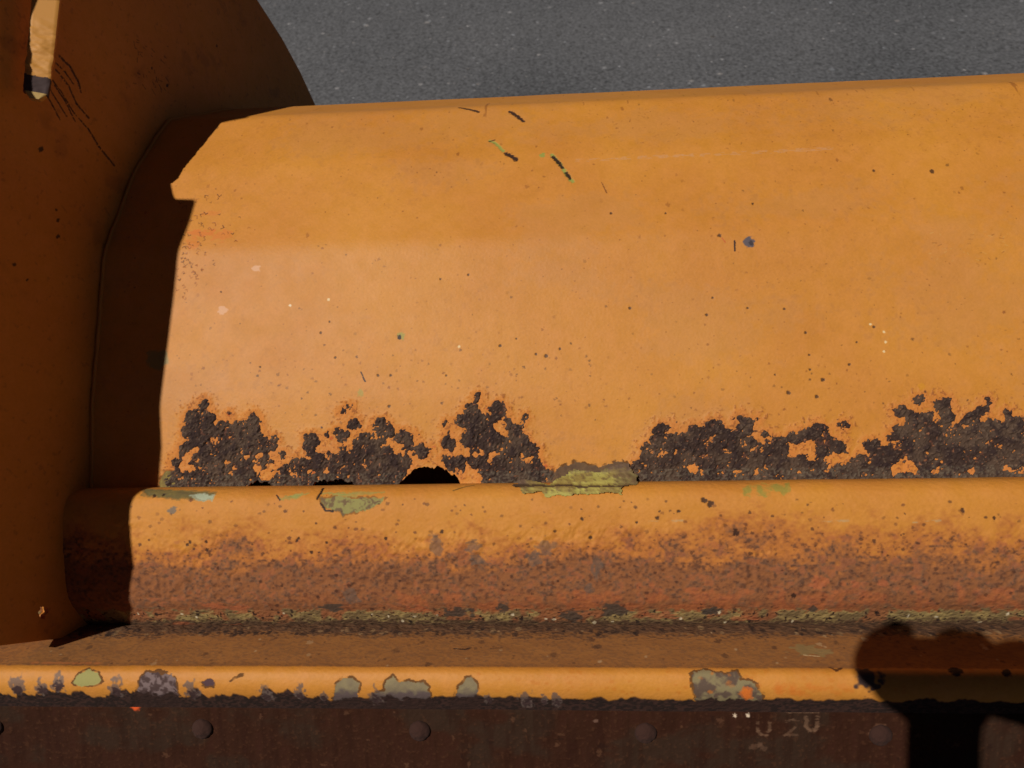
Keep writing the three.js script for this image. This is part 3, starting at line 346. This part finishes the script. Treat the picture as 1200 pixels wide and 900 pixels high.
{
  const prof = []; for (let k = 0; k <= 10; k++) { const a = k / 10 * Math.PI / 2; prof.push(new THREE.Vector2(Math.cos(a) * 0.0150, Math.sin(a) * 0.0095)); } prof.unshift(new THREE.Vector2(0.0150, -0.004));
  const dome = new THREE.LatheGeometry(prof, 40); { const p = dome.attributes.position; for (let i = 0; i < p.count; i++) { const x = p.getX(i), z = p.getZ(i), k = 1 + (fbm(x * 200 + 9, z * 200, 2, 5) - 0.5) * 0.12; p.setXYZ(i, x * k, p.getY(i) + (fbm(x * 260, z * 260, 3, 6) - 0.5) * 0.0035, z * k); } dome.computeVertexNormals(); } const bm = new THREE.MeshStandardMaterial({ color: new THREE.Color(...C(56, 29, 19)), roughness: 0.95 });
  const p0 = edgeP.hit(237, 849), p1 = edgeP.hit(487, 856), step = p1.x - p0.x; [-1, 0, 1, 2, 3, 4].forEach(k => { const x = p0.x + k * step * 1.02; const b = mesh('bolt', dome, bm, edge); const nrm = edgeP.normal(p1.s); b.position.copy(edgeP.point(x, p1.s, 0)); b.quaternion.setFromUnitVectors(V3(0, 1, 0), V3(0, nrm[0], nrm[1])); });
}

// ---- loose primer flake folded over the beam's top
{
  const outline = [[598, 570], [612, 562], [640, 566], [662, 556], [672, 548], [700, 552], [712, 545], [735, 543], [748, 556], [747, 568], [730, 571], [729, 580], [700, 579], [672, 580], [648, 580], [640, 583], [634, 578], [612, 580], [610, 573]];
  const cols = 110, rows = 40, c0 = 596, c1 = 750, r0 = 542, r1 = 584, pos = [], col = [], idx = [], keep = [];
  for (let j = 0; j <= rows; j++) for (let i = 0; i <= cols; i++) {
    const c = lerp(c0, c1, i / cols), r = lerp(r0, r1, j / rows), n = fbm(c * 0.09, r * 0.16, 3, 4), n2 = fbm(c * 0.3, r * 0.4, 3, 9); const cw = c + (n2 - 0.5) * 7, rw = r + (n - 0.5) * 7; let inn = false; for (let a = 0, b = outline.length - 1; a < outline.length; b = a++) { const A = outline[a], B = outline[b]; if ((A[1] > rw) !== (B[1] > rw) && cw < (B[0] - A[0]) * (rw - A[1]) / (B[1] - A[1]) + A[0]) inn = !inn; } keep.push(inn);
    const hb = beamP.hit(c, Math.max(r, 567)), hp = panelP.hit(c, Math.min(r, 566)); const db = hb ? hb.t : 1.2, dp = hp.t; const t = ss(553, 569, r); const d = lerp(dp - 0.005, db - 0.0035, t) - (n - 0.5) * 0.006 - (n2 - 0.5) * 0.003 - (r > 569 && r < 573 ? 0.002 : 0); const p = ray(c, r).multiplyScalar(d).add(EYE); pos.push(p.x, p.y, p.z);
    let k = mix(C(176, 164, 84), C(150, 128, 66), ss(0.35, 0.65, n)); k = mix(k, C(104, 80, 62), Math.max(ss(556, 548, r + (n2 - 0.5) * 12), ss(632, 612, c + (n2 - 0.5) * 20) * ss(574, 568, r), ss(712, 730, c + (n2 - 0.5) * 20) * ss(574, 566, r) * 0.7)); if (n2 > 0.64) k = mix(k, C(110, 84, 56), 0.6); if (Math.abs(r - 569.5 + (n - 0.5) * 4) < 1.2) k = C(84, 62, 40); col.push(...k);
  }
  const w = cols + 1; for (let j = 0; j < rows; j++) for (let i = 0; i < cols; i++) { const a = j * w + i, b = a + 1, c = a + w, d = c + 1; if (keep[a] && keep[b] && keep[c] && keep[d]) idx.push(a, d, b, a, c, d); }
  const g = new THREE.BufferGeometry(); g.setAttribute('position', new THREE.Float32BufferAttribute(pos, 3)); g.setAttribute('color', new THREE.Float32BufferAttribute(col, 3)); g.setIndex(idx); g.computeVertexNormals();
  mesh('primer_flake', g, new THREE.MeshStandardMaterial({ vertexColors: true, roughness: 0.85, side: THREE.DoubleSide }), plough).userData.label = 'loose yellow-green primer flake lapping over the seam';
}

// ---------------------------------------------------------------- end plate: its outline follows from the shadow it throws
const SU = V3().copy(SUN);
const castBack = (P, c, r) => { const h = P.hit(c, r), q = P.point(h.x, h.s).sub(EYE); const t = (PLD - PLN.dot(q)) / PLN.dot(SU); return q.addScaledVector(SU, t); };
const pe1 = V3().crossVectors(V3(0, 1, 0), PLN).normalize(), pe2 = V3().crossVectors(PLN, pe1);   // axes in the plate
const plateXY = q => { const d = q.clone().sub(PL0); return new THREE.Vector2(d.dot(pe1), d.dot(pe2)); };
const plateW = (u, v, h = 0) => PL0.clone().addScaledVector(pe1, u).addScaledVector(pe2, v).addScaledVector(PLN, h).add(EYE);
const outlinePlate = [];
{
  outlinePlate.push(plateXY(onPlate(-10, 757)));
  for (const [c, r] of [[155, 712], [157, 664], [160, 580]]) outlinePlate.push(plateXY(castBack(beamP, c, r)));
  for (const [c, r] of [[188, 547], [190, 525], [188, 480], [196, 410], [204, 345], [207, 318], [222, 262], [229, 238], [228, 234.5], [207, 234], [205, 232.5], [203, 228], [199.5, 211], [229, 162], [245, 147], [290, 138], [333, 127]]) outlinePlate.push(plateXY(castBack(panelP, c, r)));
  for (const [c, r] of [[225, -95], [262, -52], [302, 1], [331, 46], [352, 85], [369, 122], [384, 165], [388, 215], [370, 290], [300, 430], [190, 600], [130, 700], [90, 745]]) outlinePlate.push(plateXY(onPlate(c, r)));
  if (globalThis.DEBUG_PLATE) for (const p of outlinePlate) console.log(p.x.toFixed(3), p.y.toFixed(3));
}
const plate = (() => {
  const sh = new THREE.Shape(outlinePlate); const hc = plateXY(onPlate(50, 718)); const hole = new THREE.Path([[-7, -2], [-3, 7], [2, 6], [4, 9], [7, 3], [9, -3], [5, -8], [0, -6], [-5, -9]].map(([a, b]) => new THREE.Vector2(hc.x + a * 0.0011, hc.y + b * 0.0011))); sh.holes.push(hole);
  const g = new THREE.ExtrudeGeometry(sh, { depth: 0.010, bevelEnabled: true, bevelSize: 0.0012, bevelThickness: 0.0012, bevelSegments: 2, curveSegments: 4 });
  const p = g.attributes.position, uv = g.attributes.uv, q = V3(); let a0 = 9, a1 = -9, b0 = 9, b1 = -9; for (const o of outlinePlate) { a0 = Math.min(a0, o.x); a1 = Math.max(a1, o.x); b0 = Math.min(b0, o.y); b1 = Math.max(b1, o.y); } a0 -= 0.02; b0 -= 0.02; const W = a1 - a0 + 0.02, S = b1 - b0 + 0.02;
  for (let i = 0; i < p.count; i++) { const u = p.getX(i), v = p.getY(i), h = p.getZ(i); q.copy(plateW(u, v, h - 0.0112)); p.setXYZ(i, q.x, q.y, q.z); uv.setXY(i, (u - a0) / W, (v - b0) / S); }
  g.computeVertexNormals();
  const flat = { len: S, hit(c, r) { const d = ray(c, r), t = PLD / d.dot(PLN), e = plateXY(d.multiplyScalar(t)); return { t, x: e.x, s: e.y - b0 }; } };
  const sk = new Skin(flat, a0, a0 + W, 1024, 1024), R = rng(13);
  sk.fill((x, s) => { const c = paintAt(x, s, 400), g = fbm(x * 22, s * 22, 4, 3), f = fbm(x * 150, s * 150, 3, 13); let k = c; k = mix(k, C(110, 62, 36), ss(0.66, 0.8, g) * 0.25 + ss(0.7, 0.82, f) * 0.3); return { c: k, z: (f - 0.5) * 0.0005, r: 0.6 }; });
  const KK = 0, K = C(26, 14, 12); for (const s of [[[70, 66], [82, 78], [92, 96], [95, 108]], [[66, 82], [80, 100], [90, 122], [104, 138]], [[60, 92], [72, 108], [85, 130], [104, 152]], [[58, 104], [68, 120], [78, 136]], [[66, 74], [76, 84], [86, 98]], [[55, 112], [62, 124], [70, 140]], [[64, 100], [76, 118], [88, 142]], [[104, 152], [116, 172], [134, 194]]]) sk.stroke(s, 2 + R() * 2.2, K, { a: 0.85, z: -0.0005, broken: 0.12 });
  for (const [c, r, q] of [[17, 310, 3], [32, 328, 2], [48, 175, 4], [68, 258, 3], [68, 277, 3], [66, 246, 2], [254, 54, 2], [196, 100, 2.5], [178, 80, 2]]) sk.spot(c, r, q, q, K, { a: 0.9 }); for (let k = 0; k < 40; k++) { const c = 155 + R() * 45, r = 45 + R() * 60; sk.stroke([[c, r], [c + 4 * R(), r + 7 * R()]], 1.4, K, { a: 0.5 }); }
  const o = mesh('end_plate', g, sk.material(), plough); o.userData.label = 'orange end plate standing in its own shade with a small hole'; return o;
})();
{ // weld between plate and panel
  const pts = []; for (let k = 0; k <= 70; k++) { const s = lerp(rowS(panelP, 566), panelP.len - 0.002, k / 70), p = panelP.at(s); pts.push(panelP.point(plateX(p[0], p[1]) + 0.004, s, 0.0005 + (fbm(s * 60, 2, 2) - 0.5) * 0.003)); }
  mesh('weld_bead', new THREE.TubeGeometry(new THREE.CatmullRomCurve3(pts), 260, 0.0028, 8), new THREE.MeshStandardMaterial({ color: new THREE.Color(...PAINT), roughness: 0.7 }), plough).userData.label = 'painted weld between the end plate and the curved panel';
}
{ // flat bar standing off the plate, its end coloured dark brown
  const lift = (c, r, h) => { const d = ray(c, r); return d.multiplyScalar((PLD + h) / d.dot(PLN)); };
  const a = lift(42, 114, 0.031), b = lift(62, -70, 0.044), ax = b.clone().sub(a), L = ax.length(); ax.normalize(); const sd = V3().crossVectors(ax, toWorld(0.35, 0, 1)).normalize(), up = V3().crossVectors(sd, ax);
  const build = (t0, t1, w0, w1, th, disp, n) => { const g = new THREE.BoxGeometry(1, 1, 1, 14, n, 3), p = g.attributes.position; for (let i = 0; i < p.count; i++) { const y = p.getY(i) + 0.5, t = lerp(t0, t1, y), w = lerp(w0, w1, y), u = p.getX(i), k = p.getZ(i), e = Math.abs(u) * 2; const q = a.clone().addScaledVector(ax, t).addScaledVector(sd, u * w + (disp ? disp(t, 9) * 0.4 : 0)).addScaledVector(up, k * th + (k > 0.4 ? (disp ? disp(t, u) : 0) - (e > 0.9 ? 0.001 : 0) : 0)).add(EYE); p.setXYZ(i, q.x, q.y, q.z); } g.computeVertexNormals(); return g; };
  const wr = (t, u) => (1 - ss(0.085, 0.125, t)) * ss(0.026, 0.03, t) * (fbm(t * 150 + (u === 9 ? 3 : u * 1.2), u * 2.2, 3, 4) - 0.4) * 0.005;
  const bar = mesh('flat_bar', build(0.029, L, 0.033, 0.036, 0.009, wr, 130), new THREE.MeshPhysicalMaterial({ color: new THREE.Color(0.60, 0.27, 0.05), roughness: 0.6 }), plough); bar.userData.label = 'narrow sunlit yellow-orange bar with wrinkled paint on the end plate';
  mesh('dark_end', build(0.004, 0.030, 0.031, 0.033, 0.0095, (t, u) => (fbm(t * 300, u * 4, 2, 8) - 0.5) * 0.003, 10), new THREE.MeshStandardMaterial({ color: new THREE.Color(...C(66, 48, 46)), roughness: 0.8 }), bar).userData.label = 'dark brown end of the bar';
  mesh('paint_tip', build(-0.004, 0.0055, 0.012, 0.029, 0.011, null, 3), new THREE.MeshStandardMaterial({ color: new THREE.Color(0.50, 0.32, 0.10), roughness: 0.7 }), bar);
  const q = a.clone().addScaledVector(ax, L - 0.03), hgt = q.dot(PLN) - PLD; const post = new THREE.CylinderGeometry(0.010, 0.010, hgt + 0.004, 16); post.rotateX(Math.PI / 2); const m = mesh('standoff', post, matPanel, bar); m.position.copy(q).addScaledVector(PLN, -hgt / 2).add(EYE); m.quaternion.setFromUnitVectors(V3(0, 0, 1), PLN);
}

// ---------------------------------------------------------------- the photographer, behind the camera, whose shadow falls on the blade
function blobMesh(sdf, centre, half, res) {
  const mc = new MarchingCubes(res, new THREE.MeshStandardMaterial(), false, false, 220000); mc.isolation = 0; const hs = res / 2, p = V3();
  for (let k = 0; k < res; k++) for (let j = 0; j < res; j++) for (let i = 0; i < res; i++) { p.set((i - hs) / hs, (j - hs) / hs, (k - hs) / hs).multiplyScalar(half).add(centre); mc.field[i + j * res + k * res * res] = -sdf(p); }
  mc.update(); const n = mc.count, pos = new Float32Array(n * 3), nor = new Float32Array(n * 3);
  for (let i = 0; i < n; i++) for (let a = 0; a < 3; a++) { pos[i * 3 + a] = mc.positionArray[i * 3 + a] * half + centre.getComponent(a); nor[i * 3 + a] = mc.normalArray[i * 3 + a]; }
  const g = new THREE.BufferGeometry(); g.setAttribute('position', new THREE.BufferAttribute(pos, 3)); g.setAttribute('normal', new THREE.BufferAttribute(nor, 3)); return g;
}
function capsule(p, a, b, ra, rb) { const abx = b.x - a.x, aby = b.y - a.y, abz = b.z - a.z, t = clamp(((p.x - a.x) * abx + (p.y - a.y) * aby + (p.z - a.z) * abz) / (abx * abx + aby * aby + abz * abz + 1e-9)); return Math.hypot(p.x - a.x - abx * t, p.y - a.y - aby * t, p.z - a.z - abz * t) - lerp(ra, rb, t); }
{
  const elL = camPoint(-0.08, -0.25, 0.20), elR = camPoint(0.20, -0.010, 0.20), wrL = camPoint(-0.02, -0.062, 0.085), wrR = camPoint(0.085, -0.004, 0.085);
  const shL = V3(-0.19, 1.47, 0.46), shR = V3(0.19, 1.47, 0.46), neck = V3(0, 1.50, 0.47), chest = V3(0, 1.32, 0.49), belly = V3(0, 1.08, 0.48);
  const bones = [[V3(-0.10, 1.36, 0.49), V3(-0.09, 1.05, 0.49), 0.115, 0.11], [V3(0.10, 1.36, 0.49), V3(0.09, 1.05, 0.49), 0.115, 0.11], [chest, V3(0, 0.95, 0.49), 0.12, 0.13], [shL, shR, 0.065, 0.065], [neck, V3(0, 1.60, 0.455), 0.055, 0.052],
    [shL, elL, 0.058, 0.046], [elL, wrL, 0.050, 0.044], [shR, elR, 0.064, 0.072], [elR, wrR, 0.074, 0.056],
    [V3(-0.09, 0.93, 0.49), V3(-0.11, 0.50, 0.47), 0.098, 0.066], [V3(-0.11, 0.50, 0.47), V3(-0.115, 0.09, 0.50), 0.063, 0.045], [V3(-0.115, 0.045, 0.51), V3(-0.13, 0.035, 0.35), 0.045, 0.038],
    [V3(0.09, 0.93, 0.49), V3(0.11, 0.50, 0.47), 0.098, 0.066], [V3(0.11, 0.50, 0.47), V3(0.115, 0.09, 0.50), 0.063, 0.045], [V3(0.115, 0.045, 0.51), V3(0.13, 0.035, 0.35), 0.045, 0.038]];
  const body = p => { let d = 9; for (const b of bones) d = smin(d, capsule(p, ...b), 0.05); return d; };
  const parts = [blobMesh(body, V3(0, 0.86, 0.36), 0.9, 128)];
  // head
  const hc = V3(0, 1.70, 0.42), fwd = V3(0, -0.45, -0.9).normalize(), upv = V3(0, 0.9, -0.45).normalize();
  const at = (x, y, z) => hc.clone().add(V3(x, 0, 0)).addScaledVector(upv, y).addScaledVector(fwd, z);
  const head = p => { let d = capsule(p, at(0, 0.03, -0.02), at(0, -0.045, 0.02), 0.085, 0.062); d = smin(d, capsule(p, at(0, 0.0, 0.085), at(0, -0.028, 0.10), 0.008, 0.013), 0.02); for (const s of [-1, 1]) { d = smin(d, capsule(p, at(s * 0.08, 0.01, 0), at(s * 0.084, -0.03, 0.005), 0.012, 0.009), 0.012); d = Math.max(d, -capsule(p, at(s * 0.03, 0.004, 0.098), at(s * 0.034, 0.004, 0.098), 0.013, 0.012)); d = Math.min(d, capsule(p, at(s * 0.031, 0.003, 0.076), at(s * 0.032, 0.003, 0.076), 0.0115, 0.0115)); } d = smin(d, capsule(p, at(-0.02, -0.062, 0.073), at(0.02, -0.062, 0.073), 0.006, 0.006), 0.008); return smin(d, capsule(p, V3(0, 1.56, 0.46), at(0, -0.05, -0.02), 0.053, 0.055), 0.03); };
  parts.push(blobMesh(head, hc, 0.17, 90));
  // hands closed round the camera, in the camera's own frame
  const cf = a => camPoint(...a);
  const handR = [[[0.085, -0.004, 0.085], [0.062, 0.002, 0.056], 0.028, 0.027], [[0.062, 0.016, 0.055], [0.05, 0.024, 0.052], 0.022, 0.018], [[0.062, -0.016, 0.055], [0.056, -0.024, 0.05], 0.022, 0.018]];
  [[0.034, 0.050, 0.040], [0.013, 0.066, 0.038], [-0.008, 0.067, 0.036], [-0.027, 0.063, 0.034]].forEach(([y, x, z], i) => { const k = [1, 1.08, 1.02, 0.85][i]; handR.push([[x + 0.004, y, 0.052], [x + 0.006, y + 0.003, z - 0.006], 0.0105, 0.0098], [[x + 0.006, y + 0.003, z - 0.006], [x - 0.016 * k, y + 0.002, 0.011], 0.0096, 0.0088], [[x - 0.016 * k, y + 0.002, 0.011], [x - 0.034 * k, y, 0.012], 0.0086, 0.0078]); });
  handR.push([[0.062, -0.01, 0.07], [0.045, -0.002, 0.066], 0.013, 0.0115], [[0.045, -0.002, 0.066], [0.024, 0.010, 0.060], 0.011, 0.009]);
  const handL0 = [[[-0.02, -0.062, 0.085], [-0.052, -0.026, 0.062], 0.027, 0.027], [[-0.052, -0.026, 0.062], [-0.066, 0.004, 0.055], 0.026, 0.024], [[-0.048, -0.03, 0.06], [-0.062, -0.004, 0.05], 0.022, 0.018]];
  [[0.036, -0.052, 0.036], [0.016, -0.078, 0.034], [-0.005, -0.080, 0.032], [-0.025, -0.074, 0.032]].forEach(([y, x, z], i) => { const k = [1, 1.08, 1.02, 0.85][i]; handL0.push([[x + 0.004, y - 0.006, 0.052], [x - 0.002, y + 0.003, z - 0.006], 0.0105, 0.0098], [[x - 0.002, y + 0.003, z - 0.006], [x + 0.016 * k, y + 0.002, 0.011], 0.0096, 0.0088], [[x + 0.016 * k, y + 0.002, 0.011], [x + 0.032 * k, y, 0.012], 0.0086, 0.0078]); });
  handL0.push([[-0.05, -0.02, 0.072], [-0.055, 0.004, 0.068], 0.013, 0.0115], [[-0.055, 0.004, 0.068], [-0.038, 0.018, 0.060], 0.011, 0.009]);
  handR.push([[0.055, -0.028, 0.062], [0.02, -0.042, 0.066], 0.024, 0.022], [[0.03, -0.022, 0.07], [-0.012, -0.022, 0.072], 0.018, 0.016]);
  const handL = handL0.map(([a, b, r, q], i) => { const m = p => i === 0 && p === a ? p : [p[0] - 0.013, p[1] + 0.008, p[2]]; return [m(a), m(b), r * 1.1, q * 1.1]; });
  handL.push([[-0.084, 0.014, 0.06], [-0.078, 0.024, 0.06], 0.040, 0.040]);
  for (const hand of [handL, handR]) { const hb = hand.map(([a, b, r, q]) => [cf(a), cf(b), r, q]), c = V3(); hb.forEach(b => c.add(b[0]).add(b[1])); c.multiplyScalar(0.5 / hb.length); parts.push(blobMesh(p => { let d = 9; for (const b of hb) d = smin(d, capsule(p, ...b), 0.008); return d; }, c, 0.105, 80)); }
  parts.forEach((g, i) => { const n = g.attributes.position.count, col = new Float32Array(n * 3); for (let k = 0; k < n; k++) { const x = g.attributes.position.getX(k), y = g.attributes.position.getY(k), z = g.attributes.position.getZ(k); let c = i === 0 ? (y < 0.09 ? C(50, 42, 38) : y < 0.95 ? C(58, 66, 84) : C(64, 82, 70)) : C(196, 148, 122); if (i === 0 && y > 1.545) c = C(196, 148, 122); if (i === 1) { const q = V3(x, y, z).sub(hc), u = q.dot(upv), f = q.dot(fwd); if (u > 0.055 - Math.max(0, -f) * 1.4 && u > -0.06) c = C(70, 50, 36); } col.set(c, k * 3); } g.setAttribute('color', new THREE.BufferAttribute(col, 3)); });
  const person = mesh('person', mergeGeometries(parts), new THREE.MeshStandardMaterial({ vertexColors: true, roughness: 0.85 }), scene);
  person.userData = { label: 'standing person in a green jacket holding a small camera over the blade', category: 'person' };
  const cam = new THREE.Group(); cam.name = 'compact_camera'; scene.add(cam); cam.position.copy(camPoint(-0.008, 0.002, 0.034)); cam.quaternion.copy(camera.quaternion); cam.userData = { label: 'small black compact camera held in both hands', category: 'camera' };
  const bm = new THREE.MeshStandardMaterial({ color: 0x1b1b1d, roughness: 0.5 });
  mesh('body', new RoundedBoxGeometry(0.104, 0.072, 0.026, 3, 0.006), bm, cam); const l = new THREE.CylinderGeometry(0.021, 0.023, 0.016, 32, 1); l.rotateX(Math.PI / 2); l.translate(0.008, 0, -0.021); mesh('lens_barrel', l, bm, cam); const sb = new THREE.CylinderGeometry(0.006, 0.006, 0.005, 20); sb.translate(0.034, 0.0375, 0); mesh('shutter_button', sb, new THREE.MeshStandardMaterial({ color: 0x8a8a8c, roughness: 0.3, metalness: 1 }), cam);
}
renderer.render(scene, camera);
